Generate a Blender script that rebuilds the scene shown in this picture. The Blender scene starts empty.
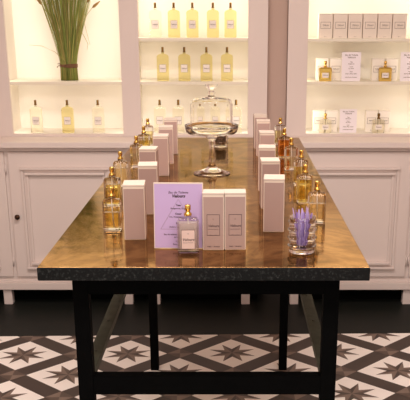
import bpy, bmesh, math, random
from mathutils import Vector, Matrix
random.seed(7)
sc = bpy.context.scene
COL = sc.collection
PI = math.pi

# ---------------------------------------------------------------- camera
F, CX, CY, HOR, HC = 881.0, 232.0, 327.0, 15.0, 1.475
TH = math.atan((CY - HOR) / F)
cd = bpy.data.cameras.new('camera'); cam = bpy.data.objects.new('camera', cd); COL.objects.link(cam)
cam.location = (0, 0, HC); cam.rotation_euler = (PI / 2 - TH, 0, 0)
cd.sensor_width = 36; cd.sensor_fit = 'HORIZONTAL'; cd.lens = F / 410 * 36
cd.shift_x = (205 - CX) / 410; cd.shift_y = (CY - 200) / 410
cd.clip_start = 0.05; cd.clip_end = 60
sc.camera = cam

# ---------------------------------------------------------------- world, exposure, lights
sc.view_settings.view_transform = 'Standard'; sc.view_settings.look = 'None'
sc.view_settings.gamma = 1; sc.view_settings.use_curve_mapping = False
sc.view_settings.exposure = 0.04
sc.cycles.use_denoising = True
sc.cycles.max_bounces = 16; sc.cycles.transmission_bounces = 16; sc.cycles.transparent_max_bounces = 16
sc.cycles.diffuse_bounces = 5; sc.cycles.glossy_bounces = 8
sc.cycles.blur_glossy = 0.6; sc.cycles.sample_clamp_indirect = 4
w = bpy.data.worlds.new('world'); sc.world = w; w.use_nodes = True
w.node_tree.nodes['Background'].inputs[0].default_value = (1.0, 0.89, 0.82, 1)
w.node_tree.nodes['Background'].inputs[1].default_value = 0.80


def area(name, loc, rot, sx, sy, power, color):
    l = bpy.data.lights.new(name, 'AREA'); l.shape = 'RECTANGLE'; l.size = sx; l.size_y = sy
    l.energy = power; l.color = color
    o = bpy.data.objects.new(name, l); COL.objects.link(o); o.location = loc; o.rotation_euler = rot
    return o


WARM = (1.0, 0.80, 0.62)
area('ceiling_light_near', (0.0, 0.3, 2.62), (math.radians(22), 0, 0), 1.8, 0.6, 40, (1.0, 0.89, 0.83))
area('ceiling_light_mid', (-0.1, 2.5, 2.66), (0, 0, 0), 1.6, 0.5, 47, (1.0, 0.89, 0.83))
NICHE_LED = (1.0, 0.89, 0.73)

# ---------------------------------------------------------------- geometry from the view
_s, _c = math.sin(TH), math.cos(TH)


def ray(px, py):
    u = (px - CX) / F; v = (py - CY) / F
    return Vector((u, _c - v * _s, -_s - v * _c))


def P(px, py, z):
    r = ray(px, py); k = (z - HC) / r.z
    return Vector((r.x * k, r.y * k, z))


def Q(px, py, Y):
    r = ray(px, py); k = Y / r.y
    return Vector((r.x * k, Y, HC + r.z * k))


# ---------------------------------------------------------------- materials
def srgb(r, g, b):
    f = lambda c: (c / 255 / 12.92) if c / 255 <= 0.04045 else ((c / 255 + 0.055) / 1.055) ** 2.4
    return (f(r), f(g), f(b), 1)


def mat(name, col, rough=0.6, metal=0.0, trans=0.0, ior=1.45, noise=0.0, nscale=30, bump=0.0, spec=0.5, emit=None, es=0):
    m = bpy.data.materials.new(name); m.use_nodes = True
    nt = m.node_tree; b = nt.nodes['Principled BSDF']
    b.inputs['Base Color'].default_value = col
    b.inputs['Roughness'].default_value = rough; b.inputs['Metallic'].default_value = metal
    b.inputs['Transmission Weight'].default_value = trans; b.inputs['IOR'].default_value = ior
    b.inputs['Specular IOR Level'].default_value = spec
    if emit:
        b.inputs['Emission Color'].default_value = emit; b.inputs['Emission Strength'].default_value = es
    if noise or bump:
        tc = nt.nodes.new('ShaderNodeTexCoord'); n = nt.nodes.new('ShaderNodeTexNoise')
        n.inputs['Scale'].default_value = nscale; n.inputs['Detail'].default_value = 5
        nt.links.new(tc.outputs['Object'], n.inputs['Vector'])
        if noise:
            mx = nt.nodes.new('ShaderNodeMix'); mx.data_type = 'RGBA'
            mx.inputs[6].default_value = [c * (1 - noise) for c in col[:3]] + [1]
            mx.inputs[7].default_value = [min(1, c * (1 + noise)) for c in col[:3]] + [1]
            nt.links.new(n.outputs['Fac'], mx.inputs[0]); nt.links.new(mx.outputs[2], b.inputs['Base Color'])
        if bump:
            bp = nt.nodes.new('ShaderNodeBump'); bp.inputs['Strength'].default_value = bump
            bp.inputs['Distance'].default_value = 0.002
            nt.links.new(n.outputs['Fac'], bp.inputs['Height']); nt.links.new(bp.outputs[0], b.inputs['Normal'])
    return m


M = {}
M['paint'] = mat('painted_wood', srgb(225, 211, 204), 0.45, noise=0.02, nscale=4)
M['wall'] = mat('wall_paint', srgb(200, 172, 158), 0.8, noise=0.03, nscale=6)
M['inner'] = mat('niche_paint', srgb(246, 240, 230), 0.7, noise=0.01, nscale=5)
M['shelf'] = mat('frosted_shelf', srgb(238, 230, 212), 0.35)
M['black'] = mat('black_metal', srgb(7, 7, 7), 0.75, spec=0.04, noise=0.3, nscale=60, bump=0.2)
M['rail'] = mat('lit_black_metal', srgb(82, 84, 70), 0.6, spec=0.2, noise=0.4, nscale=40)  # greenish grey, lightened to imitate light caught along the rails
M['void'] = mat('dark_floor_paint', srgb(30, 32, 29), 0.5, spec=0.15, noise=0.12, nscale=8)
M['ceil'] = mat('ceiling_paint', srgb(225, 215, 205), 0.9, noise=0.01)
M['t_white'] = mat('tile_white', srgb(250, 243, 237), 0.4, noise=0.06, nscale=9)
M['t_dark'] = mat('tile_dark_brown', srgb(56, 42, 34), 0.4, noise=0.12, nscale=14)
M['t_mid'] = mat('tile_mid_brown', srgb(120, 102, 90), 0.4, noise=0.10, nscale=14)
M['t_umber'] = mat('tile_umber', srgb(80, 64, 54), 0.4, noise=0.12, nscale=14)
M['gold'] = mat('gold_metal', srgb(228, 188, 100), 0.22, 1.0, noise=0.05)
M['darkgold'] = mat('dark_gold_metal', srgb(120, 92, 48), 0.3, 1.0, noise=0.05)
M['bronze'] = mat('dark_bronze', srgb(70, 48, 36), 0.35, 0.8, noise=0.1)
M['glass'] = mat('clear_glass', (0.98, 0.98, 0.96, 1), 0.0, trans=1.0, ior=1.25)
M['thin'] = mat('clear_crystal', (0.985, 0.98, 0.965, 1), 0.0, trans=1.0, ior=1.2)
M['yellow'] = mat('yellow_scent', srgb(240, 231, 176), 0.02, trans=1.0, ior=1.2)
M['paleyellow'] = mat('pale_scent', srgb(252, 250, 236), 0.02, trans=1.0, ior=1.2)
M['straw'] = mat('straw_scent', srgb(250, 238, 204), 0.02, trans=1.0, ior=1.2)
M['vivid'] = mat('vivid_yellow_scent', srgb(250, 230, 140), 0.02, trans=1.0, ior=1.2)
M['amber'] = mat('amber_scent', srgb(242, 156, 72), 0.02, trans=1.0, ior=1.2)
M['blush'] = mat('blush_scent', srgb(250, 234, 224), 0.3, trans=0.5, ior=1.2)
M['label'] = mat('label_paper', srgb(248, 240, 232), 0.7, noise=0.01)
M['pinklabel'] = mat('blush_label_paper', srgb(216, 190, 182), 0.7, noise=0.01)
M['ink'] = mat('ink', srgb(70, 50, 52), 0.7, noise=0.02)
M['greyink'] = mat('grey_ink', srgb(135, 118, 108), 0.7, noise=0.02)
M['mauve'] = mat('mauve_card', srgb(170, 143, 135), 0.65, noise=0.03, nscale=25)
M['cream'] = mat('cream_card', srgb(222, 206, 190), 0.6, noise=0.02)
M['greycard'] = mat('greige_card', srgb(238, 226, 212), 0.65, noise=0.02)
M['lilac'] = mat('lilac_card', srgb(190, 164, 206), 0.6, noise=0.02)
M['whitecard'] = mat('pale_lilac_card', srgb(246, 238, 243), 0.6, noise=0.01)
M['violet'] = mat('violet_paper', srgb(196, 174, 226), 0.7, noise=0.08, nscale=50)
M['grass'] = mat('dried_green_grass', srgb(136, 146, 70), 0.7, noise=0.35, nscale=18)
M['grass2'] = mat('straw_grass', srgb(176, 160, 92), 0.7, noise=0.25, nscale=18)
M['seed'] = mat('seed_head', srgb(150, 118, 66), 0.8, noise=0.3, nscale=80, bump=0.6)
M['twine'] = mat('brown_twine', srgb(120, 84, 60), 0.85, noise=0.3, nscale=120, bump=0.5)
M['bean'] = mat('dark_bean', srgb(104, 74, 52), 0.45, noise=0.3, nscale=60)
M['crystal'] = mat('ribbed_crystal', (0.98, 0.98, 0.97, 1), 0.0, trans=1.0, ior=1.3)
M['ivory'] = mat('ivory_card', srgb(250, 242, 230), 0.6, noise=0.01)
M['deepviolet'] = mat('deep_violet_paper', srgb(140, 112, 184), 0.7, noise=0.08, nscale=50)
M['lid'] = mat('beige_card', srgb(200, 184, 170), 0.65, noise=0.02)
M['led'] = mat('led_diffuser', (1, 0.9, 0.7, 1), 0.5, emit=(1, 0.82, 0.55, 1), es=3)


def brass_top():
    m = bpy.data.materials.new('aged_brass_sheet'); m.use_nodes = True
    nt = m.node_tree; b = nt.nodes['Principled BSDF']; L = nt.links
    tc = nt.nodes.new('ShaderNodeTexCoord')
    n1 = nt.nodes.new('ShaderNodeTexNoise'); n1.inputs['Scale'].default_value = 5; n1.inputs['Detail'].default_value = 8
    n1.inputs['Roughness'].default_value = 0.65; n1.inputs['Distortion'].default_value = 2.5
    n2 = nt.nodes.new('ShaderNodeTexNoise'); n2.inputs['Scale'].default_value = 45; n2.inputs['Detail'].default_value = 4
    L.new(tc.outputs['Object'], n1.inputs['Vector']); L.new(tc.outputs['Object'], n2.inputs['Vector'])
    r = nt.nodes.new('ShaderNodeValToRGB')
    e = r.color_ramp.elements
    e[0].position = 0.36; e[0].color = srgb(104, 76, 48)
    e[1].position = 0.62; e[1].color = srgb(188, 150, 102)
    k = r.color_ramp.elements.new(0.48); k.color = srgb(148, 110, 70)
    L.new(n1.outputs['Fac'], r.inputs['Fac']); L.new(r.outputs['Color'], b.inputs['Base Color'])
    b.inputs['Metallic'].default_value = 0.95; b.inputs['Specular Tint'].default_value = (0.80, 0.70, 0.55, 1)
    mr = nt.nodes.new('ShaderNodeMapRange')
    mr.inputs['From Min'].default_value = 0.35; mr.inputs['From Max'].default_value = 0.7
    mr.inputs['To Min'].default_value = 0.07; mr.inputs['To Max'].default_value = 0.15
    L.new(n1.outputs['Fac'], mr.inputs['Value']); L.new(mr.outputs['Result'], b.inputs['Roughness'])
    bp = nt.nodes.new('ShaderNodeBump'); bp.inputs['Strength'].default_value = 0.035; bp.inputs['Distance'].default_value = 0.002
    L.new(n2.outputs['Fac'], bp.inputs['Height']); L.new(bp.outputs[0], b.inputs['Normal'])
    return m


M['brass'] = brass_top()


def speck():
    m = bpy.data.materials.new('pitted_iron_edge'); m.use_nodes = True
    nt = m.node_tree; b = nt.nodes['Principled BSDF']; L = nt.links
    tc = nt.nodes.new('ShaderNodeTexCoord')
    n = nt.nodes.new('ShaderNodeTexNoise'); n.inputs['Scale'].default_value = 160; n.inputs['Detail'].default_value = 6
    n.inputs['Roughness'].default_value = 0.75
    L.new(tc.outputs['Object'], n.inputs['Vector'])
    r = nt.nodes.new('ShaderNodeValToRGB'); e = r.color_ramp.elements
    e[0].position = 0.54; e[0].color = srgb(6, 7, 7); e[1].position = 0.72; e[1].color = srgb(66, 68, 66)
    L.new(n.outputs['Fac'], r.inputs['Fac']); L.new(r.outputs['Color'], b.inputs['Base Color'])
    b.inputs['Roughness'].default_value = 0.6; b.inputs['Specular IOR Level'].default_value = 0.2
    bp = nt.nodes.new('ShaderNodeBump'); bp.inputs['Strength'].default_value = 0.6; bp.inputs['Distance'].default_value = 0.002
    L.new(n.outputs['Fac'], bp.inputs['Height']); L.new(bp.outputs[0], b.inputs['Normal'])
    return m


M['edge'] = speck()


# ---------------------------------------------------------------- mesh helpers
class MB:
    def __init__(self):
        self.bm = bmesh.new(); self.mats = []

    def mi(self, m):
        if m is None: return 0
        if m not in self.mats: self.mats.append(m)
        return self.mats.index(m)

    def box(self, x0, x1, y0, y1, z0, z1, bev=0.0, m=None, seg=2):
        tmp = bmesh.new()
        bmesh.ops.create_cube(tmp, size=1)
        for v in tmp.verts:
            v.co = Vector(((x0 + x1) / 2 + v.co.x * (x1 - x0), (y0 + y1) / 2 + v.co.y * (y1 - y0), (z0 + z1) / 2 + v.co.z * (z1 - z0)))
        if bev > 0:
            bmesh.ops.bevel(tmp, geom=list(tmp.edges), offset=bev, segments=seg, affect='EDGES', profile=0.5)
        self.add(tmp, m)
        return self

    def add(self, tmp, m=None, mtx=None, smooth=False):
        k = self.mi(m)
        if mtx: bmesh.ops.transform(tmp, matrix=mtx, verts=tmp.verts)
        mp = {}
        for v in tmp.verts: mp[v] = self.bm.verts.new(v.co)
        for f in tmp.faces:
            nf = self.bm.faces.new([mp[v] for v in f.verts]); nf.material_index = k; nf.smooth = smooth or f.smooth
        tmp.free()

    def lathe(self, prof, seg=32, m=None, c=(0, 0, 0), closed=False, smooth=True, sx=1, sy=1):
        """prof: (radius, z) list; ends at r=0 are capped to a point"""
        k = self.mi(m); rings = []
        for r, z in prof:
            if r < 1e-6:
                rings.append([self.bm.verts.new((c[0], c[1], c[2] + z))])
            else:
                rings.append([self.bm.verts.new((c[0] + sx * r * math.cos(2 * PI * i / seg), c[1] + sy * r * math.sin(2 * PI * i / seg), c[2] + z)) for i in range(seg)])
        pairs = list(zip(rings, rings[1:]))
        if closed: pairs.append((rings[-1], rings[0]))
        for a, b in pairs:
            for i in range(seg):
                j = (i + 1) % seg
                if len(a) == 1 and len(b) == 1: continue
                if len(a) == 1: vs = [a[0], b[j], b[i]]
                elif len(b) == 1: vs = [a[i], a[j], b[0]]
                else: vs = [a[i], a[j], b[j], b[i]]
                f = self.bm.faces.new(vs); f.material_index = k; f.smooth = smooth
        return self

    def prism(self, pts, y0, y1, m=None):
        """outline in x,z extruded along y"""
        k = self.mi(m)
        a = [self.bm.verts.new((x, y0, z)) for x, z in pts]; b = [self.bm.verts.new((x, y1, z)) for x, z in pts]
        n = len(pts)
        fs = [self.bm.faces.new(a), self.bm.faces.new(b[::-1])]
        for i in range(n):
            j = (i + 1) % n; fs.append(self.bm.faces.new([a[j], a[i], b[i], b[j]]))
        for f in fs: f.material_index = k
        return self

    def tube(self, pts, rad, seg=6, m=None, smooth=True):
        k = self.mi(m); rings = []; n = len(pts)
        rr = rad if isinstance(rad, (list, tuple)) else [rad] * n
        for i, p in enumerate(pts):
            p = Vector(p)
            d = (Vector(pts[min(i + 1, n - 1)]) - Vector(pts[max(i - 1, 0)])).normalized()
            a = d.orthogonal().normalized() if abs(d.z) < 0.99 else Vector((1, 0, 0))
            if abs(d.z) >= 0.3: a = (Vector((1, 0, 0)) - d * d.x).normalized()
            b = d.cross(a)
            rings.append([self.bm.verts.new(p + (a * math.cos(2 * PI * q / seg) + b * math.sin(2 * PI * q / seg)) * rr[i]) for q in range(seg)])
        for a, b in zip(rings, rings[1:]):
            for q in range(seg):
                f = self.bm.faces.new([a[q], a[(q + 1) % seg], b[(q + 1) % seg], b[q]]); f.material_index = k; f.smooth = smooth
        for r_, rev in ((rings[0], True), (rings[-1], False)):
            f = self.bm.faces.new(r_[::-1] if rev else r_); f.material_index = k
        return self

    def build(self, name, m=None, parent=None, loc=None, rz=0, recalc=True):
        if recalc: bmesh.ops.recalc_face_normals(self.bm, faces=self.bm.faces)
        me = bpy.data.meshes.new(name); self.bm.to_mesh(me); self.bm.free()
        if m is not None: me.materials.append(m)
        for q in self.mats: me.materials.append(q)
        o = bpy.data.objects.new(name, me); COL.objects.link(o)
        if parent: o.parent = parent
        if loc: o.location = loc
        o.rotation_euler.z = rz
        return o


def tag(o, label=None, cat=None, group=None, kind=None):
    if label: o['label'] = label
    if cat: o['category'] = cat
    if group: o['group'] = group
    if kind: o['kind'] = kind
    return o


def thing(name, label, cat, loc=(0, 0, 0), rz=0, group=None):
    o = bpy.data.objects.new(name, None); COL.objects.link(o)
    o.empty_display_size = 0.05
    o.location = loc; o.rotation_euler.z = rz
    return tag(o, label, cat, group)


def struct(o): o['kind'] = 'structure'; return o


def dup(o, loc, rz, label, group=None, swaps=None):
    def cp(a, par):
        c = a.copy(); COL.objects.link(c)
        if par: c.parent = par
        for ch in [x for x in a.children]: cp(ch, c)
        return c
    r = cp(o, None); r.location = loc; r.rotation_euler.z = rz; r['label'] = label
    if group: r['group'] = group
    return r


def rrect(w, d, r, seg=4):
    pts = []
    for cx, cy, a0 in ((w / 2 - r, d / 2 - r, 0), (-w / 2 + r, d / 2 - r, 90), (-w / 2 + r, -d / 2 + r, 180), (w / 2 - r, -d / 2 + r, 270)):
        for i in range(seg + 1):
            a = math.radians(a0 + 90 * i / seg); pts.append((cx + r * math.cos(a), cy + r * math.sin(a)))
    return pts


def loft(mb, sections, m=None, smooth=True):
    """sections: (w, d, r, z) rounded rectangles stacked; closed both ends"""
    k = mb.mi(m); rings = []
    for w_, d_, r_, z_ in sections:
        rings.append([mb.bm.verts.new((x, y, z_)) for x, y in rrect(w_, d_, r_)])
    n = len(rings[0])
    for a, b in zip(rings, rings[1:]):
        for i in range(n):
            f = mb.bm.faces.new([a[i], a[(i + 1) % n], b[(i + 1) % n], b[i]]); f.material_index = k
    f = mb.bm.faces.new(rings[0][::-1]); f.material_index = k
    f = mb.bm.faces.new(rings[-1]); f.material_index = k
    return mb


def lettering(text, size, parent, loc, m, shear=0.0, name='lettering', face=-1, bold=0.0, align='CENTER'):
    """flat raised letters standing in the x,z plane and facing -y"""
    cu = bpy.data.curves.new(name, 'FONT'); cu.body = text; cu.size = size; cu.align_x = align; cu.align_y = 'CENTER'
    cu.shear = shear; cu.extrude = 0.00008; cu.offset = bold; cu.resolution_u = 2
    t = bpy.data.objects.new(name, cu)
    COL.objects.link(t)
    bpy.context.view_layer.update()
    me = bpy.data.meshes.new_from_object(t.evaluated_get(bpy.context.evaluated_depsgraph_get()))
    COL.objects.unlink(t); bpy.data.objects.remove(t); bpy.data.curves.remove(cu)
    me.materials.clear(); me.materials.append(m)
    me.transform(Matrix.Rotation(PI / 2, 4, 'X'))
    me.name = name
    o = bpy.data.objects.new(name, me); COL.objects.link(o); o.parent = parent; o.location = loc
    return o


def frame_lines(mb, x0, x1, y, z0, z1, t, dy=0.0003):
    mb.box(x0, x1, y - dy, y + dy, z0, z0 + t); mb.box(x0, x1, y - dy, y + dy, z1 - t, z1)
    mb.box(x0, x0 + t, y - dy, y + dy, z0 + t, z1 - t); mb.box(x1 - t, x1, y - dy, y + dy, z0 + t, z1 - t)
    return mb


# ================================================================ SETTING
YW, YB, YC, YWALL = 4.70, 4.97, 4.53, 4.76      # face frame, niche back, base cabinet face, recessed wall
ZT = 0.975                                      # table top height
XL, XR = -2.05, 1.75
pA, pB = P(0, 336.4, 0), P(410, 333.2, 0)
ROTT = math.atan2(pB.y - pA.y, pB.x - pA.x)


def border_y(x): return pA.y + (x - pA.x) * math.tan(ROTT)


# dark floor between the tile inlay and the cabinets
mb = MB()
bm = mb.bm
def slab(mb, poly, z0, z1):
    a = [mb.bm.verts.new((x, y, z0)) for x, y in poly]; b = [mb.bm.verts.new((x, y, z1)) for x, y in poly]
    mb.bm.faces.new(a[::-1]); mb.bm.faces.new(b)
    for i in range(len(poly)):
        j = (i + 1) % len(poly); mb.bm.faces.new([a[i], a[j], b[j], b[i]])
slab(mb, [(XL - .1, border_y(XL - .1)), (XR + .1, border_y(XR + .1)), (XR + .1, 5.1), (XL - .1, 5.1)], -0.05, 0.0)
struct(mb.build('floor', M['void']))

# star and diamond patterned tiles
o0, o7 = P(23, 355.2, 0), P(387, 351.2, 0)
step = (o7 - o0).length / 7
ta = math.atan2(o7.y - o0.y, o7.x - o0.x)
ex, ey = Vector((math.cos(ta), math.sin(ta))), Vector((-math.sin(ta), math.cos(ta)))
tb = bmesh.new()
tm = [M['t_dark'], M['t_white'], M['t_mid'], M['t_umber']]


def tpoly(c, pts, mi, z=0.0):
    a = [Vector((c[0], c[1])) + ex * p[0] + ey * p[1] for p in pts]
    f = tb.faces.new([tb.verts.new((q.x, q.y, z)) for q in a]); f.material_index = mi
    return f


W1 = 0.75 * step; D1 = 0.25 * step
for i in range(-8, 16):
    for j in range(-13, 4):
        c = Vector((o0.x, o0.y)) + ex * (i * step) + ey * (j * step)
        if (i + j) % 2 == 0:
            # dark band square, white field, star
            h = step
            tpoly(c, [(h, 0), (0, h), (-h, 0), (0, -h)], 0, 0.0)
            h = W1
            tpoly(c, [(h, 0), (0, h), (-h, 0), (0, -h)], 1, 0.0004)
            R, r = 0.475 * step, 0.20 * step
            for k in range(8):
                a = math.radians(22.5 + 45 * k); b1 = a - math.radians(22.5); b2 = a + math.radians(22.5)
                tpoly(c, [(0, 0), (r * math.cos(b1), r * math.sin(b1)), (R * math.cos(a), R * math.sin(a))], 2 if k % 2 else 3, 0.0008)
                tpoly(c, [(0, 0), (R * math.cos(a), R * math.sin(a)), (r * math.cos(b2), r * math.sin(b2))], 0 if k % 2 else 3, 0.0008)
                if k % 2 == 0:
                    tb.faces.ensure_lookup_table(); tb.faces[-2].material_index = 3; tb.faces[-1].material_index = 2
        else:
            for k in range(4):
                a = PI / 2 * k; b = a + PI / 2
                tpoly(c, [(0, 0), (D1 * math.cos(a), D1 * math.sin(a)), (D1 * math.cos(b), D1 * math.sin(b))], 2 if k % 2 else 3, 0.0008)
# cut at the border, at the side walls and near the camera
for pc, pn in (((pA.x, pA.y, 0), (-math.sin(ROTT), math.cos(ROTT), 0)), ((XL, 0, 0), (-1, 0, 0)), ((XR, 0, 0), (1, 0, 0)), ((0, 0.4, 0), (0, -1, 0))):
    bmesh.ops.bisect_plane(tb, geom=list(tb.verts) + list(tb.edges) + list(tb.faces), plane_co=pc, plane_no=pn, clear_outer=True)
for f in tb.faces:
    if f.normal.z < 0: f.normal_flip()
me = bpy.data.meshes.new('floor'); tb.to_mesh(me); tb.free()
for q in tm: me.materials.append(q)
ft = bpy.data.objects.new('floor', me); COL.objects.link(ft); struct(ft)
mb = MB(); slab(mb, [(XL - .1, 0.4), (XR + .1, 0.4), (XR + .1, border_y(XR + .1)), (XL - .1, border_y(XL - .1))], -0.05, -0.0005)
struct(mb.build('floor', M['t_dark']))

H = 2.8
struct(MB().box(XL - .1, XR + .1, 0.4, 5.2, H, H + .1).build('ceiling', M['ceil']))
struct(MB().box(XL - .1, XL, 0.4, 5.2, 0, H).build('wall_left', M['wall']))
struct(MB().box(XR, XR + .1, 0.4, 5.2, 0, H).build('wall_right', M['wall']))
struct(MB().box(XL, XR, 5.02, 5.12, 0, H).build('wall_back', M['wall']))

# niche openings (world x of their edges)
zo = 0.885
nx = [Q(8, 70, YW).x, Q(121, 70, YW).x, Q(139.5, 70, YW).x, Q(248, 70, YW).x, Q(307.2, 70, YW).x, Q(424, 70, YW).x]
recL, recR = Q(267.5, 60, YW).x, Q(287.6, 60, YW).x
ztop = 1.98
# recess wall between the two runs of cabinets
struct(MB().box(recL, recR, YWALL, 5.02, 0, H).build('wall_recess', M['wall']))


def display_unit(label, x0, x1, openings, shelf_z):
    t = thing('wall_display_cabinet', label, 'display cabinet', ((x0 + x1) / 2, YW, 0))
    ox = (x0 + x1) / 2
    f = MB(); yt = YW + 0.02
    xs = [x0]
    for a, b in openings: xs += [a, b]
    xs.append(x1)
    for i in range(0, len(xs), 2):
        f.box(xs[i] - ox, xs[i + 1] - ox, 0, 0.02, 0.8724, H - 0.005)
    for a, b in openings:
        f.box(a - ox, b - ox, 0, 0.02, ztop, H - 0.005)
        f.box(a - ox, b - ox, 0, 0.02, 0.8724, zo - .0005)
    f.build('face_frame', M['paint'], t)
    for k, (a, b) in enumerate(openings):
        e = 0.018
        g = MB()
        A, B = a - e - ox, b + e - ox; D = YB - YW
        g.box(A - 0.01, A, 0.0205, D, zo, ztop + 0.02); g.box(B, B + 0.01, 0.0205, D, zo, ztop + 0.02)
        g.box(A - 0.01, B + 0.01, D, D + 0.02, zo, ztop + 0.02)
        g.box(A, B, 0.0205, D, ztop + 0.01, ztop + 0.02)
        g.box(A, B, 0.0205, D, zo - 0.012, zo)
        g.build('niche_lining', M['inner'], t)
        for z in shelf_z[k]:
            MB().box(A + .001, B - .001, 0.024, D - .001, z - 0.016, z, 0.002).build('shelf', M['shelf'], t)
    return t


ZS1, ZS2 = Q(100, 82, YW).z, Q(200, 38.0, YW).z
unitL = display_unit('pink-painted wall display cabinet with two lit niches, left of the recess', XL + .002, recL, [(nx[0], nx[1]), (nx[2], nx[3])], [[ZS1], [ZS1, ZS2]])
unitR = display_unit('pink-painted wall display cabinet with one lit niche, right of the recess', recR, XR - .002, [(nx[4], nx[5])], [[ZS1, ZS2 - 0.003]])

for k in range(3):
    a, b = nx[2 * k], nx[2 * k + 1]
    hh = ztop - zo; zc = (ztop + zo) / 2
    area('niche_strip_light', (a - 0.012, YW + 0.045, zc), (0, -PI / 2, math.radians(38)), hh * .96, 0.012, 0.95, NICHE_LED)
    area('niche_strip_light', (b + 0.012, YW + 0.045, zc), (0, PI / 2, math.radians(-38)), hh * .96, 0.012, 0.95, NICHE_LED)
    area('niche_top_light', ((a + b) / 2, YW + 0.10, ztop - 0.01), (0, 0, 0), (b - a) * .8, 0.05, 0.6, NICHE_LED)


# ================================================================ BASE CABINETS
def door_geo(t, x0, x1, knob_side, hinge_side):
    """door with stepped picture-frame moulding; local coords relative to t at (ox, YC)"""
    z0, z1 = 0.160, 0.818
    d = MB().box(x0, x1, -0.014, 0.0, z0, z1, 0.002).build('door', M['paint'], t)
    mo = MB()
    ix, iz0, iz1 = 0.062, 0.045, 0.075
    A, B, C, D = x0 + ix, x1 - ix, z0 + iz0, z1 - iz1
    def ring(inset, wdt, y0, y1):
        a, b, c, e = A + inset, B - inset, C + inset, D - inset
        mo.box(a, b, y0, y1, c, c + wdt, 0.0015, seg=1); mo.box(a, b, y0, y1, e - wdt, e, 0.0015, seg=1)
        ym = min(y0 * .45 + y1 * .55, y1 - .003)
        mo.box(a, a + wdt, ym, y1, c + wdt, e - wdt, 0.0015, seg=1); mo.box(b - wdt, b, ym, y1, c + wdt, e - wdt, 0.0015, seg=1)
    ring(0, 0.013, -0.034, -0.0142); ring(0.0135, 0.012, -0.0195, -0.0142); ring(0.026, 0.013, -0.038, -0.0142)
    mo.build('moulding', M['paint'], d)
    if knob_side:
        kx = x0 + 0.03 if knob_side < 0 else x1 - 0.03
        k = MB().lathe([(0, 0), (0.006, 0), (0.006, 0.012), (0.013, 0.018), (0.014, 0.024), (0.009, 0.03), (0, 0.032)], 16)
        bmesh.ops.rotate(k.bm, verts=k.bm.verts, matrix=Matrix.Rotation(PI / 2, 3, 'X'))
        k = k.build('knob', M['bronze'], d, (kx, -0.014, KNOBZ))
        k['label'] = 'dark bronze knob'
    for hz in (0.245, 0.73):
        hx = x1 if hinge_side > 0 else x0
        h = MB().lathe([(0, -0.025), (0.004, -0.025), (0.004, 0.025), (0, 0.025)], 8)
        h.build('hinge', M['paint'], d, (hx + 0.0045 * hinge_side, -0.012, hz))
    return d


KNOBZ = Q(16, 217, YC - .03).z


def base_cabinet(label, x0, x1, doors, legs):
    ox = (x0 + x1) / 2
    t = thing('base_cabinet', label, 'cabinet', (ox, YC, 0), 0, None)
    MB().box(x0 - ox, x1 - ox, 0, 0.46, 0.127, 0.843).build('body', M['paint'], t)
    MB().box(x0 - ox, x1 - ox, -0.02, 0.0, 0.088, 0.128, 0.003).box(x0 - ox, x1 - ox, -0.010, 0.0, 0.128, 0.138, 0.002).build('bottom_rail', M['paint'], t)
    MB().prism([(0, 0)] * 0 or [(x0 - ox, 0.826), (x1 - ox, 0.826), (x1 - ox, 0.843), (x0 - ox, 0.843)], -0.022, 0.0).build('cornice', M['paint'], t)
    for a, b, ks, hs in doors: door_geo(t, a - ox, b - ox, ks, hs)
    MB().box(x0 + .05 - ox, x1 - .05 - ox, 0.10, 0.11, 0, 0.1265).build('shade_panel', M['black'], t)  # black sheet added to stand in for the deep shade under the cabinet
    for lx in legs:
        for yy in (0.0, 0.40):
            mb = MB().box(lx - 0.023 - ox, lx + 0.023 - ox, yy, yy + 0.046, 0, 0.1265, 0.003)
            mb.build('leg', M['paint'], t)
    return t


bL0, bL1 = XL + .004, Q(135, 295, YC).x
dB0 = Q(13, 215, YC).x
seam = dB0
w_door = 0.61
base_cabinet('pink-painted base cabinet with bronze knob, under the niche holding the grass bunch', bL0, bL1,
             [(seam - 0.02 - w_door, seam - 0.02, -1, 1), (seam, seam + 0.58, -1, 1)],
             [bL0 + .03, Q(8, 297, YC).x, Q(128.8, 299, YC).x])
bC1 = Q(266, 299, YC).x
base_cabinet('pink-painted base cabinet behind the table, mostly hidden under its top', bL1 + .002, bC1,
             [(bL1 + 0.03, (bL1 + bC1) / 2 - .002, 0, -1), ((bL1 + bC1) / 2 + .002, bC1 - 0.03, 0, 1)],
             [Q(156, 299, YC).x, Q(245.5, 299, YC).x])
bR0 = Q(288.5, 295, YC).x
sR = Q(408.2, 215, YC).x
base_cabinet('pink-painted base cabinet with panelled doors, under the right-hand niche', bR0, XR - .004,
             [(sR - 0.60, sR, 0, 1), (sR + 0.02, sR + 0.60, 0, -1)],
             [Q(294, 299, YC).x, Q(407, 298, YC).x, XR - .04])


def countertop(label, x0, x1):
    mb = MB().box(x0, x1, YC - 0.055, YB - .06, 0.8435, 0.872, 0.003)
    return tag(mb.build('countertop', M['paint']), label, 'countertop')


ct = countertop('pale pink countertop running under the left and middle niches', XL + .004, recL)
ct2 = countertop('pale pink countertop running under the right-hand niche', recR, XR - .004)

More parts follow.
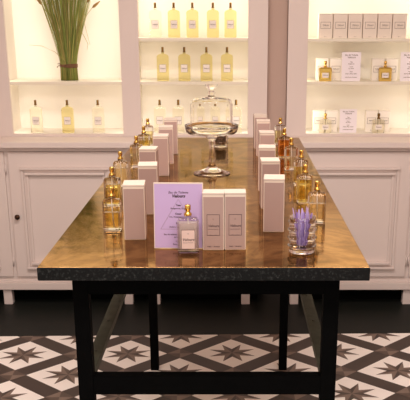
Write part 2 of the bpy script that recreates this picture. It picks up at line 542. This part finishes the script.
# ================================================================ TABLE
tb_x = -0.0596
fy, by = P(200, 267.5, ZT).y, P(200, 137.5, ZT).y
txl, txr = P(36.5, 267.5, ZT).x, P(370.5, 267.5, ZT).x
table = thing('display_table', 'long black metal display table with an aged brass top', 'table', ((txl + txr) / 2, (fy + by) / 2, 0))
tox, toy = (txl + txr) / 2, (fy + by) / 2
hw, hl = (txr - txl) / 2, (by - fy) / 2
top = MB().box(-hw, hw, -hl, hl, 0.9455, 0.9738, 0.002).build('tabletop_edge', M['edge'], table)
top['label'] = 'pitted black iron edge of the table top'
sh = MB().box(-hw + .0015, hw - .0015, -hl + .0015, hl - .0015, 0.9738, ZT, 0.0005).build('brass_sheet', M['brass'], table)
sh['label'] = 'mottled glossy brass sheet'
LX0, LX1, LY0, LY1 = -0.340 - tox, 0.2235 - tox, 1.905 - toy, 3.610 - toy
LW = 0.0175
for x in (LX0, LX1):
    for y in (LY0, LY1):
        MB().box(x - LW, x + LW, y - LW, y + LW, 0, 0.9453, 0.0015).build('leg', M['black'], table)
ap = MB()
for y in (LY0, LY1): ap.box(LX0 + LW, LX1 - LW, y - LW + .001, y + LW - .001, 0.884, 0.9453)
for x in (LX0, LX1): ap.box(x - LW + .001, x + LW - .001, LY0 + LW, LY1 - LW, 0.884, 0.9453)
ap.build('apron', M['black'], table)
for y in (LY0, LY1):
    MB().box(LX0 + LW, LX1 - LW, y - LW + .002, y + LW - .002, 0.638, 0.684, 0.001).build('stretcher', M['black'], table)
for x in (LX0, LX1):
    s_ = MB().box(x - LW + .002, x + LW - .002, LY0 + LW, LY1 - LW, 0.664, 0.684, 0.001)
    for q in range(7):
        s_.lathe([(0, 0.0015), (0.004, 0.0015), (0.004, 0), (0, 0)], 8, c=(x, LY0 + 0.15 + q * 0.23, 0.684))
    st = s_.build('side_rail', M['rail'], table)
    st['label'] = 'grey-black side rail, lightened for caught light'

# ================================================================ PERFUME BOXES ON THE TABLE
BW, BD, BH = 0.0475, 0.047, 0.130


def scent_box(label, loc, rz, group, w=BW, d=BD, h=BH, text=True):
    t = thing('perfume_box', label, 'perfume box', loc, rz, group)
    MB().box(-w / 2, w / 2, -d / 2, d / 2, 0.0, h - 0.004, 0.0012, seg=1).build('carton', M['cream'], t)
    s = MB(); e = 0.0018
    s.box(-w / 2 + e, w / 2 - e, -d / 2 - .0004, -d / 2 + .0002, 0.002, h - .009); s.box(-w / 2 + e, w / 2 - e, d / 2 - .0002, d / 2 + .0004, 0.002, h - .009)
    s.box(-w / 2 - .0004, -w / 2 + .0002, -d / 2 + e, d / 2 - e, 0.002, h - .009); s.box(w / 2 - .0002, w / 2 + .0004, -d / 2 + e, d / 2 - e, 0.002, h - .009)
    s = s.build('sleeve', M['mauve'], t); s['label'] = 'mauve sleeve'
    MB().box(-w / 2 - .0003, w / 2 + .0003, -d / 2 - .0003, d / 2 + .0003, h - 0.005, h, 0.0008, seg=1).build('lid', M['lid'], t)
    if text:
        y = -d / 2 - .0006
        lf = frame_lines(MB(), -0.0145, 0.0145, y, 0.034, 0.082, 0.0009, 0.0002).build('label_border', M['ink'], t)
        lettering('Velours', 0.0078, lf, (0, y, 0.056), M['ink'], 0.35, bold=0.00015)
        lettering('EAU DE TOILETTE', 0.0028, lf, (0, y, 0.048), M['ink'])
        lettering('100 ml  e  3.4 fl.oz', 0.0024, lf, (0, y, 0.035), M['ink'])
        lettering('O', 0.004, lf, (0, y, 0.071), M['ink'])
        lettering('PARIS  *  FRANCE', 0.0036, lf, (0, y, 0.0085), M['ink'], bold=0.0001)
    return t


def on_table(px, py, z=ZT):
    v = P(px, py, z); v.z = ZT; return v


v = on_table(213.7, 250.3) + Vector((0, BD / 2, 0))
pbox = scent_box('mauve perfume box with framed label, beside the lilac card', v, math.radians(-1), 'labelled boxes at the front of the table')
v = on_table(235.0, 250.0) + Vector((0, BD / 2, 0))
dup(pbox, v, math.radians(1), 'mauve perfume box with framed label, right one of the front pair')
plain = None
rowB = [(132.5, 185, 3), (146.5, 165.5, 4), (147.5, 149, -2), (160, 136, 2), (165.0, 127.0, 4), (170, 119.5, 3)]
rowC = [(275, 179, -3), (270.5, 161, 2), (267.5, 147.5, -2), (267, 132.5, 1), (263.5, 121, 0), (260.5, 115.2, 2)]
labB = ['plain mauve perfume box nearest the front in the left row, beside the clear bottle',
        'plain mauve perfume box, second from the front in the left row',
        'plain mauve perfume box, third from the front in the left row',
        'plain mauve perfume box, fourth from the front in the left row',
        'plain mauve perfume box, fifth from the front in the left row',
        'plain mauve perfume box at the far end of the left row']
labC = ['plain mauve perfume box nearest the front in the right row, behind the violet paper strips',
        'plain mauve perfume box, second from the front in the right row',
        'plain mauve perfume box, third from the front in the right row',
        'plain mauve perfume box, fourth from the front in the right row',
        'plain mauve perfume box, fifth from the front in the right row',
        'plain mauve perfume box at the far end of the right row, nearest the wall recess']
for rows, labs, grp in ((rowB, labB, 'plain boxes in the left row on the table'), (rowC, labC, 'plain boxes in the right row on the table')):
    for (px, py, rz), lb in zip(rows, labs):
        v = on_table(px, py, ZT + BH) + Vector((0, 0.033, 0))
        if plain is None:
            plain = scent_box(lb, v, math.radians(rz), grp, w=0.050, d=0.066, text=False)
        else:
            dup(plain, v, math.radians(rz), lb, grp)

# ================================================================ BOTTLES ON THE TABLE
def pump(mb, z0, m):
    mb.lathe([(0, z0), (0.0085, z0), (0.0085, z0 + 0.005), (0.0055, z0 + 0.007), (0.0050, z0 + 0.011), (0.0066, z0 + 0.013), (0.0066, z0 + 0.022), (0.006, z0 + 0.0235), (0, z0 + 0.0235)], 20, m=m)
    return mb


def tester(label, loc, rz, liquid, group, fill=0.8, w=0.0455, d=0.027, hb=0.079, lab=False, name='perfume_bottle', blush=False):
    t = thing(name, label, 'perfume bottle', loc, rz, group)
    mb = MB(); r = 0.006
    loft(mb, [(w - .006, d - .006, r - .002, 0.0), (w, d, r, 0.003), (w, d, r, hb - 0.008), (w - .006, d - .005, r - .001, hb - 0.002), (0.017, 0.014, 0.006, hb), (0.015, 0.013, 0.006, hb + 0.004)])
    g = mb.build('bottle_glass', M['glass'], t)
    mb = MB(); zi = 0.008; zf = zi + (hb - 0.018) * fill
    loft(mb, [(w - .012, d - .011, r - .002, zi), (w - .009, d - .009, r - .002, zi + .002), (w - .009, d - .009, r - .002, zf)])
    mb.build('liquid', liquid, t)
    c = pump(MB(), hb + 0.0042, None).build('spray_cap', M['gold'], t); c['label'] = 'gold spray cap'
    MB().tube([(0, 0, hb - 0.002), (0.001, 0, hb * .5), (0.003, 0, zi + .003)], 0.0012, 6).build('dip_tube', M['label'], t)
    if lab:
        y = -d / 2 - 0.0006
        q = MB().box(-0.0155, 0.0155, y - .0003, y + .0003, 0.010, 0.054).build('label', M['pinklabel'], t)
        f = frame_lines(MB(), -0.0155, 0.0155, y - .0005, 0.010, 0.054, 0.0009, 0.0002).build('label_border', M['ink'], q)
        lettering('Velours', 0.0085, q, (0, y - .0005, 0.0315), M['ink'], 0.35, bold=0.00015)
        lettering('EAU DE TOILETTE', 0.0028, q, (0, y - .0005, 0.0245), M['ink'])
        lettering('O', 0.004, q, (0, y - .0005, 0.045), M['ink'])
    return t


v = on_table(188.2, 253.5) + Vector((0, 0.0135, 0))
tester('blush perfume bottle with gold spray cap standing in front of the lilac card', v, math.radians(2), M['blush'], None, fill=0.97, lab=True, w=0.047)
HB = 0.1067
rl = [(111.0, 187, M['straw'], 0.62, 3, 'clear square perfume bottle nearest the front in the left row, beside the first box'),
      (111.5, 167, M['vivid'], 0.85, -4, 'golden perfume bottle second from the front in the left row'),
      (120.0, 151.5, M['straw'], 0.8, 5, 'pale gold perfume bottle third from the front in the left row'),
      (136.0, 136, M['straw'], 0.95, 2, 'honey-coloured perfume bottle fourth from the front in the left row'),
      (143.5, 126.5, M['vivid'], 0.8, 0, 'yellow perfume bottle fifth from the front in the left row'),
      (147.5, 118.5, M['yellow'], 0.8, 3, 'yellow perfume bottle at the far end of the left row')]
rr_ = [(317.5, 181, M['straw'], 0.7, -4, 'pale gold perfume bottle nearest the front in the right row, behind the ribbed tumbler'),
       (305.5, 164.5, M['vivid'], 0.95, 3, 'vivid yellow perfume bottle second from the front in the right row'),
       (301.5, 150, M['vivid'], 0.8, -3, 'yellow perfume bottle third from the front in the right row'),
       (291.5, 138, M['straw'], 0.6, 2, 'pale gold perfume bottle just in front of the amber one'),
       (284.5, 128.5, M['amber'], 0.95, 0, 'deep amber orange perfume bottle in the right row'),
       (280.5, 117.8, M['yellow'], 0.8, 3, 'yellow perfume bottle at the far end of the right row')]
for row, grp in ((rl, 'spray bottles in the left row on the table'), (rr_, 'spray bottles in the right row on the table')):
    for px, py, liq, fill, rz, lb in row:
        v = on_table(px, py, ZT + HB)
        tester(lb, v, math.radians(rz), liq, grp, fill)

# ================================================================ LILAC CARD
v = on_table(178.5, 250.3)
card = thing('scent_card', 'lilac printed scent card on a small easel stand at the front of the table', 'sign card', v + Vector((0, 0.012, 0)), math.radians(-1.5))
tilt = math.radians(6)


def leaning(mb_obj, t=tilt): mb_obj.rotation_euler.x = -t; return mb_obj


cw, ch = 0.111, 0.149
bd = leaning(MB().box(-cw / 2, cw / 2, 0, 0.0016, 0.001, ch, 0.0004, seg=1).build('card_board', M['cream'], card))
pr = MB().box(-cw / 2 + .002, cw / 2 - .002, -0.0005, 0.0, 0.003, ch - .003).build('printed_sheet', M['lilac'], bd)
tx = [('Eau de Toilette', 0.0072, 0.127, 0.25, 0.0001), ('Velours', 0.0095, 0.119, 0.35, 0.0004), ('Tete', 0.0055, 0.0985, 0, 0.00025), ('Bergamote, Rose', 0.005, 0.0915, 0, 0.0001),
      ('Coeur', 0.0055, 0.0795, 0, 0.00025), ('Iris, Violette, Jasmin', 0.005, 0.0725, 0, 0.0001), ('Fond', 0.0055, 0.058, 0, 0.00025), ('Ambre, Santal, Musc', 0.005, 0.050, 0, 0.0001),
      ('Eau de toilette aux notes florales', 0.005, 0.033, 0, 0.0001), ('et boisees', 0.005, 0.027, 0, 0.0001), ('100 ml', 0.005, 0.0175, 0, 0.0001), ('Paris, France', 0.005, 0.0105, 0, 0.0001)]
for s, sz, z, shr, bo in tx:
    lettering(s, sz, pr, (0, -0.0007, z), M['ink'], shr, bold=bo)
tri = MB()
for a, b in (((0, 0.112), (-0.040, 0.045)), ((0, 0.112), (0.040, 0.045)), ((-0.040, 0.045), (0.040, 0.045))):
    tri.tube([(a[0], -0.0006, a[1]), (b[0], -0.0006, b[1])], 0.0003, 4)
tri.build('pyramid_drawing', M['greyink'], pr)
MB().prism([(-0.02, 0.0), (0.02, 0.0), (0.012, 0.10), (-0.012, 0.10)], 0, 0.001).build('easel_strut', M['cream'], card, (0, 0.045, 0.001)).rotation_euler.x = math.radians(18)

# ================================================================ CAKE STAND WITH DOME
v = on_table(212.0, 173.4) + Vector((0, 0, .0004))
zpl = 0.136
cake = thing('cake_stand', 'clear glass pedestal cake stand behind the card and front boxes', 'cake stand', v)
pr_ = [(0, 0.0), (0.058, 0.0), (0.062, 0.0015), (0.061, 0.004), (0.040, 0.010), (0.018, 0.018), (0.010, 0.030), (0.0085, 0.040), (0.012, 0.047), (0.0085, 0.054), (0.0075, 0.09), (0.011, 0.103), (0.0085, 0.110), (0.018, 0.118),
       (0.030, zpl - .006), (0.076, zpl - .005), (0.084, zpl + .001), (0.0875, zpl + .012), (0.0890, zpl + .023), (0.087, zpl + .0235), (0.0850, zpl + .012), (0.0815, zpl + 0.004), (0.075, zpl + 0.0), (0, zpl + .0)]
MB().lathe(pr_, 48).build('pedestal_plate', M['thin'], cake)
dome = thing('glass_dome', 'clear glass dome cover with a round knob, standing on the cake stand', 'glass dome', v + Vector((0, 0, zpl + .0015)))
R, hd = 0.0705, 0.106
outer = [(R, 0.0), (R, 0.02), (R - .001, hd - .02), (R - .006, hd - .006), (R - .016, hd), (0.03, hd + .003), (0.012, hd + .006), (0.009, hd + .012), (0.0125, hd + .015), (0.0135, hd + .018), (0.009, hd + .022), (0.008, hd + .026), (0.016, hd + .034), (0.021, hd + .040), (0.020, hd + .044), (0, hd + .045)]
inner = [(0, hd + .001), (0.03, hd + .0005), (R - .017, hd - .0025), (R - .0075, hd - .0075), (R - .003, hd - .02), (R - .002, 0.02), (R - .002, 0.0)]
MB().lathe([outer[0]] + outer[1:] + [], 48).bm.free()
mbd = MB(); prof = inner + outer
mbd.lathe(prof, 48)
bm = mbd.bm
do = mbd.build('cover', M['thin'], dome)

# ================================================================ RIBBED TUMBLER WITH PAPER STRIPS
v = on_table(302.2, 253.5) + Vector((0, .014, .0003))
mb = MB(); R = 0.0325; Ht = 0.080
prof = [(0, 0.0), (R - .006, 0.0), (R - .003, 0.002)]
for zr in (0.016, 0.034, 0.052, 0.070):
    prof += [(R - .0032, zr - .003)] + [(R - .0032 + .0032 * math.sin(PI * q / 6), zr - .0028 * math.cos(PI * q / 6)) for q in range(1, 6)] + [(R - .0032, zr + .003)]
prof += [(R - .0030, Ht), (R - .0042, Ht + .0008), (R - .0050, Ht)]
prof += [(R - .0050, 0.06), (R - .0052, 0.03), (R - .006, 0.010), (R - .009, 0.008), (0, 0.008)]
mb.lathe(prof, 40)
tumb = tag(mb.build('ribbed_tumbler', M['crystal'], None, v), 'clear glass tumbler with horizontal ribs holding violet paper strips', 'tumbler', 'ribbed glass tumblers')
v2 = on_table(220.5, 147.5) + Vector((0, .02, .0003))
tumb2 = tumb.copy(); COL.objects.link(tumb2); tumb2.location = v2
tag(tumb2, 'ribbed glass tumbler with dark brown beans, standing behind the cake stand', 'tumbler', 'ribbed glass tumblers')
bb = MB()
for k in range(260):
    q = 0.0205 * math.sqrt(random.random()); a = random.uniform(0, 2 * PI); zz = random.uniform(0.012, 0.056)
    t_ = bmesh.new(); bmesh.ops.create_icosphere(t_, subdivisions=1, radius=1)
    bb.add(t_, None, Matrix.Translation((q * math.cos(a), q * math.sin(a), zz)) @ Matrix.Rotation(random.uniform(0, PI), 4, 'Z') @ Matrix.Rotation(random.uniform(0, PI), 4, 'X') @ Matrix.Diagonal((.0052, .0035, .003, 1)), True)
tag(bb.build('coffee_beans', M['bean'], None, v2), 'dark brown beans filling the tumbler behind the cake stand', 'beans', None, 'stuff')
mb0 = None
grp = 'violet test strips in the tumbler'; deep = None
for k in range(18):
    a = 2 * PI * k / 18 + random.uniform(-.2, .2)
    rb = random.uniform(0.001, 0.012); rt = random.uniform(0.012, 0.0255)
    h = random.uniform(0.074, 0.092)
    if mb0 is None:
        m_ = MB(); n = 6
        vs = [[], []]
        for i in range(n + 1):
            z = i / n
            wd = 0.0026 if i < n else 0.0012
            for s_, L_ in ((-1, vs[0]), (1, vs[1])): L_.append((s_ * wd, z))
        pts = vs[0] + vs[1][::-1]
        m_.prism([(x, z * 0.1) for x, z in pts], -0.0003, 0.0003)
        o = m_.build('paper_strip', M['violet']); mb0 = o
        tag(o, 'violet paper test strip standing in the ribbed tumbler', 'paper strip', grp)
    else:
        o = mb0.copy(); COL.objects.link(o)
    lean = math.atan2(rt - rb, 0.08)
    o.location = v + Vector((rb * math.cos(a), rb * math.sin(a), 0.0095))
    o.rotation_mode = 'XYZ'
    d = Vector((math.cos(a) * math.sin(lean), math.sin(a) * math.sin(lean), math.cos(lean)))
    q = d.to_track_quat('Z', 'Y')
    o.rotation_euler = (q @ Matrix.Rotation(random.uniform(-1.6, 1.6), 4, 'Z').to_quaternion()).to_euler()
    o.scale = (1, 1, h / 0.1)
    if k % 3 == 1:
        if deep is None:
            deep = o.data.copy(); deep.materials.clear(); deep.materials.append(M['deepviolet'])
        o.data = deep; o['label'] = 'deeper violet paper test strip standing in the ribbed tumbler'
    else:
        o['label'] = 'pale violet paper test strip standing in the ribbed tumbler'

# ================================================================ BOTTLES IN THE NICHES
def niche_bottle(liquid, name='perfume_bottle'):
    t = thing(name, 'x', 'perfume bottle')
    w, d, hb, r = 0.062, 0.034, 0.134, 0.007
    mb = MB()
    loft(mb, [(w - .005, d - .005, r - .002, 0), (w, d, r, .003), (w, d, r, hb - .012), (w - .010, d - .006, r, hb - .004), (w - .030, d - .014, r, hb), (0.016, 0.014, 0.006, hb + .002), (0.014, 0.013, 0.006, hb + .008)])
    mb.build('bottle_glass', liquid, t)
    c = MB().lathe([(0, 0), (0.0075, 0), (0.0075, 0.004), (0.006, 0.005), (0.006, 0.025), (0.005, 0.027), (0, 0.027)], 16).build('cap', M['darkgold'], t, (0, 0, hb + .0082))
    c['label'] = 'dark gold cap'
    y = -d / 2 - .0006
    q = MB().box(-.0175, .0175, y - .0003, y + .0003, .044, .084).build('label', M['label'], t)
    frame_lines(MB(), -.0175, .0175, y - .0005, .044, .084, .001, .0002).build('label_border', M['greyink'], q)
    lettering('Velours', .009, q, (0, y - .0006, .064), M['greyink'], .3, bold=.0002)
    lettering('EAU DE TOILETTE', .003, q, (0, y - .0006, .056), M['greyink'])
    return t


def at_shelf(px, z, dy=0.07, py=100):
    Y = YW + dy
    k = Y / _c     # close enough; refine x by the pixel row at that height
    rz_ = None
    lo, hi = -200.0, 400.0
    for _ in range(40):
        mid = (lo + hi) / 2
        if Q(px, mid, Y).z > z: lo = mid
        else: hi = mid
    p = Q(px, (lo + hi) / 2 - 12, Y)
    return Vector((p.x, Y, z + .0004))


bt_y = niche_bottle(M['yellow']); bt_p = niche_bottle(M['paleyellow'])
used = {}


def put(proto, loc, rz, label, group):
    if proto.name not in used:
        used[proto.name] = 1
        proto.location = loc; proto.rotation_euler.z = rz; proto['label'] = label; proto['group'] = group
        return proto
    return dup(proto, loc, rz, label, group)


ORD5 = ['leftmost', 'second from left', 'middle', 'fourth from left', 'rightmost']
for i, px in enumerate([155.5, 174, 192.5, 213, 230.5]):
    put(bt_y if i else bt_p, at_shelf(px, ZS2, 0.075), random.uniform(-.05, .05), 'tall yellow perfume bottle, %s of five, top shelf of middle niche' % ORD5[i] if i else 'tall pale perfume bottle, leftmost on the top shelf of the middle niche', 'bottles on the top shelf of the middle niche')
ORD4 = ['leftmost', 'second', 'third', 'rightmost']
for i, px in enumerate([163, 184.5, 206.5, 227]):
    put(bt_y, at_shelf(px, ZS1, 0.075), random.uniform(-.05, .05), 'tall yellow perfume bottle, %s of four, second shelf of middle niche' % ORD4[i], 'bottles on the second shelf of the middle niche')
for i, (px, lb) in enumerate([(160, 'clear perfume bottle on the floor of the middle niche, leftmost behind the left box row'),
                              (178.5, 'clear perfume bottle on the floor of the middle niche, just left of the glass dome'),
                              (197.5, 'clear perfume bottle on the niche floor, seen through the left of the dome'),
                              (216, 'clear perfume bottle on the niche floor, seen through the right of the dome'),
                              (236, 'clear perfume bottle on the floor of the middle niche, right of the glass dome')]):
    put(bt_p, at_shelf(px, zo, 0.075), 0, lb, 'clear bottles on the floor of the middle niche')
for i, (px, lb) in enumerate([(36.5, 'clear perfume bottle, left one under the grass bunch shelf'), (68, 'yellow perfume bottle, middle one directly below the grass bunch'), (98.5, 'clear perfume bottle, right one of three below the grass bunch')]):
    put(bt_y if i == 1 else bt_p, at_shelf(px, zo, 0.06), 0, lb, 'bottles on the floor of the left niche')

# ================================================================ RIGHT NICHE
def carton(w, h, d, m, label_z, name='perfume_box'):
    t = thing(name, 'x', 'perfume box')
    MB().box(-w / 2, w / 2, -d / 2, d / 2, 0, h, .0012, seg=1).build('carton', m, t)
    y = -d / 2 - .0005
    b = frame_lines(MB(), -w * .36, w * .36, y, label_z, label_z + .032, .0016, .0002).build('label_border', M['greyink'], t)
    lettering('Velours', .0105, b, (0, y, label_z + .017), M['greyink'], .3, bold=.0002)
    lettering('EAU DE TOILETTE', .0036, b, (0, y, label_z + .008), M['greyink'])
    lettering('100 ml', .005, b, (0, y, .008), M['greyink'])
    MB().box(-w / 2 - .0002, w / 2 + .0002, -d / 2 - .0002, d / 2 + .0002, h - .0035, h - .0028).build('lid_seam', M['greyink'], t)
    return t


bx = carton(0.0715, 0.120, 0.045, M['greycard'], .047)
ORD6 = ['leftmost', 'second', 'third', 'fourth', 'fifth', 'rightmost']
for i in range(6):
    px = 325.2 + i * 14.75
    put(bx, at_shelf(px, ZS2 - .003, 0.065), 0, 'greige perfume box, %s of six in a row, top shelf of right niche' % ORD6[i], 'boxes on the top shelf of the right niche')
pair = carton(0.0625, 0.112, 0.04, M['ivory'], .042)
spec = [(321.8, ZS1, 'left one behind the far-left gold-framed bottle'), (335.5, ZS1, 'between the far-left gold-framed bottle and the tall card'),
        (377.3, ZS1, 'left one behind the gold-framed bottle between two cards'), (391, ZS1, 'right one behind the gold-framed bottle between two cards'),
        (318.6, zo, 'leftmost on the floor of the right niche'), (331.3, zo, 'left of the small card on the floor of the right niche'),
        (371, zo, 'right of the small card on the floor of the right niche'), (383.6, zo, 'rightmost on the floor of the right niche')]
for px, z, lb in spec:
    put(pair, at_shelf(px, z, 0.115), 0, 'cream box, ' + lb, 'paired cream boxes in the right niche')


def square_bottle(label, loc, liquid, capm, collar, group):
    t = thing('perfume_bottle', label, 'perfume bottle', loc, 0, group)
    w, d, hb = 0.064, 0.032, 0.068
    loft(MB(), [(w - .006, d - .006, .004, 0), (w, d, .005, .003), (w, d, .005, hb - .004), (w - .008, d - .007, .004, hb), (0.018, 0.016, .006, hb + .001), (0.016, 0.015, .006, hb + .004)]).build('bottle_glass', liquid, t)
    if collar:
        loft(MB(), [(w + .002, d + .002, .005, hb - .016), (w + .002, d + .002, .005, hb - .004), (w - .008, d - .006, .004, hb + .001)]).build('collar', M['gold'], t)['label'] = 'gold collar'
        ff = MB(); y = -d / 2 - .0012
        frame_lines(ff, -w / 2, w / 2, y, .001, hb - .015, .010, .0009); ff.build('gold_frame', M['gold'], t)
    y = -d / 2 - .0008
    q = MB().box(-.017, .017, y - .0004, y + .0004, .018, .044).build('label', M['label'], t)
    lettering('Velours', .009, q, (0, y - .0006, .031), M['greyink'], .3, bold=.0002)
    MB().lathe([(0, 0), (.0085, 0), (.0085, .006), (.005, .008), (.005, .012), (.0075, .014), (.0075, .028), (0, .029)], 20).build('spray_cap', capm, t, (0, 0, hb + .0042))
    return t


square_bottle('square perfume bottle in a gold frame at the left end of the second shelf', at_shelf(325.3, ZS1, .058), M['vivid'], M['gold'], True, 'gold-framed bottles in the right niche')
square_bottle('square perfume bottle in a gold frame between the two pale cards', at_shelf(385.2, ZS1, .058), M['vivid'], M['gold'], True, 'gold-framed bottles in the right niche')
square_bottle('clear square perfume bottle left of the small card on the niche floor', at_shelf(325.3, zo, .058), M['paleyellow'], M['gold'], False, 'clear square bottles in the right niche')
square_bottle('clear square perfume bottle right of the small card on the niche floor', at_shelf(378.5, zo, .058), M['paleyellow'], M['darkgold'], False, 'clear square bottles in the right niche')


def small_card(label, loc, w, h):
    t = thing('scent_card', label, 'sign card', loc, 0, 'pale scent cards in the right niche')
    b = leaning(MB().box(-w / 2, w / 2, 0, .0016, .0005, h, .0004, seg=1).build('card_board', M['whitecard'], t), math.radians(4))
    for s, sz, z in (('Eau de Toilette', .012, .90), ('Velours', .015, .82), ('Tete', .008, .66), ('Bergamote', .008, .60), ('Coeur', .008, .50), ('Iris, Rose', .008, .44), ('Fond', .008, .33), ('Ambre, Musc, Santal', .008, .26), ('notes florales et boisees', .007, .14)):
        lettering(s, sz * w / .11, b, (0, -.0003, z * h), M['greyink'], .2, bold=.0002)
    MB().prism([(-0.012, 0.0), (0.012, 0.0), (0.008, 0.07), (-0.008, 0.07)], 0, 0.001).build('easel_strut', M['whitecard'], t, (0, 0.026, 0.001)).rotation_euler.x = math.radians(15)


small_card('pale lilac scent card beside the gold-framed bottle, middle of the second shelf', at_shelf(351.2, ZS1, .045), .098, .145)
small_card('pale lilac scent card at the right end of the second shelf', at_shelf(410, ZS1, .045), .10, .145)
small_card('pale lilac scent card between the two clear square bottles on the niche floor', at_shelf(348.3, zo, .05), .090, .122)

# ================================================================ TIED GRASS BUNCH
v = at_shelf(69, ZS1, 0.12); v.z = ZS1 + .0006
gb = thing('grass_bunch', 'tied bunch of dried green grass standing on the left niche shelf', 'dried grass', v)
g1, g2 = MB(), MB()
for k in range(330):
    a = random.uniform(0, 2 * PI); q = math.sqrt(random.random())
    x0, y0 = 0.047 * q * math.cos(a), 0.030 * q * math.sin(a)
    sp = random.gauss(0, 1) * 0.35 + 1.6 + 1.2 * random.random() ** 3
    h = random.uniform(0.38, 0.66); n = 7; pts = []; rad = []
    jit = random.uniform(-.03, .03)
    for i in range(n + 1):
        u = i / n; z = u * h
        sprd = 1 - 0.10 * min(1, z / 0.075) + max(0, (z - 0.075)) * (2.6 * sp) * (0.6 + 1.6 * max(0, z - .075))
        x = x0 * sprd + jit * max(0, z - .08) * 3; y = max(-.10, min(.10, y0 * (1 + (sprd - 1) * .55)))
        x = .24 * math.tanh(x / .24); pts.append((x, y, z)); rad.append(0.0016 * (1 - .55 * u) + .0003)
    (g1 if random.random() < .68 else g2).tube(pts, rad, 3)
s1 = g1.build('grass_stems', M['grass'], gb); s1['kind'] = 'stuff'
s2 = g2.build('straw_stems', M['grass2'], gb); s2['kind'] = 'stuff'; s2['label'] = 'straw-coloured stems'


def wp(px, py, dy=.0): p = Q(px, py, v.y + dy); return (p.x - v.x, dy, p.z - v.z)


for path, hd_ in (([(78, 45), (83, 20), (92, 8), (99, 2)], 1), ([(58, 40), (50, 18), (42, 5), (36, -3)], 1), ([(80, 30), (84, 36), (88, 44), (87, 50)], 0), ([(55, 10), (45, 3), (32, -1)], 0),
                  ([(66, 62), (55, 52), (42, 46), (29, 45)], 0), ([(78, 30), (85, 14), (88, 2), (90, -6)], 1), ([(76, 20), (84, 22), (90, 45)], 0)):
    pts = [wp(x, y, -.03) for x, y in path]
    st = MB().tube(pts, [0.0012] * (len(pts) - 1) + [0.0006], 5).build('loose_stem', M['grass2'], gb)
    if hd_:
        a, b = Vector(pts[-2]), Vector(pts[-1])
        d = (b - a).normalized(); a2 = b - d * .045
        MB().tube([a2, a2 + d * .012, a2 + d * .03, b + d * .008], [.002, .0075, .006, .001], 8).build('seed_head', M['seed'], st)
tw = MB()
for k in range(4):
    z = 0.068 + k * 0.0042
    pts = [(0.0450 * math.cos(a), 0.0315 * math.sin(a), z + 0.002 * math.sin(a * 2 + k)) for a in [2 * PI * i / 24 for i in range(25)]]
    tw.tube(pts, 0.0026, 5)
tw.tube([(-0.03, -.032, .078), (-.05, -.036, .074), (-.056, -.036, .066)], .002, 5); tw.tube([(-0.03, -.032, .078), (-.042, -.036, .086), (-.052, -.036, .084)], .002, 5)
tw.tube([(-0.02, -.033, .07), (-.012, -.04, .082), (-0.004, -.033, .075)], .0025, 5)
tw.build('twine', M['twine'], gb)['label'] = 'brown twine wound around the stems'
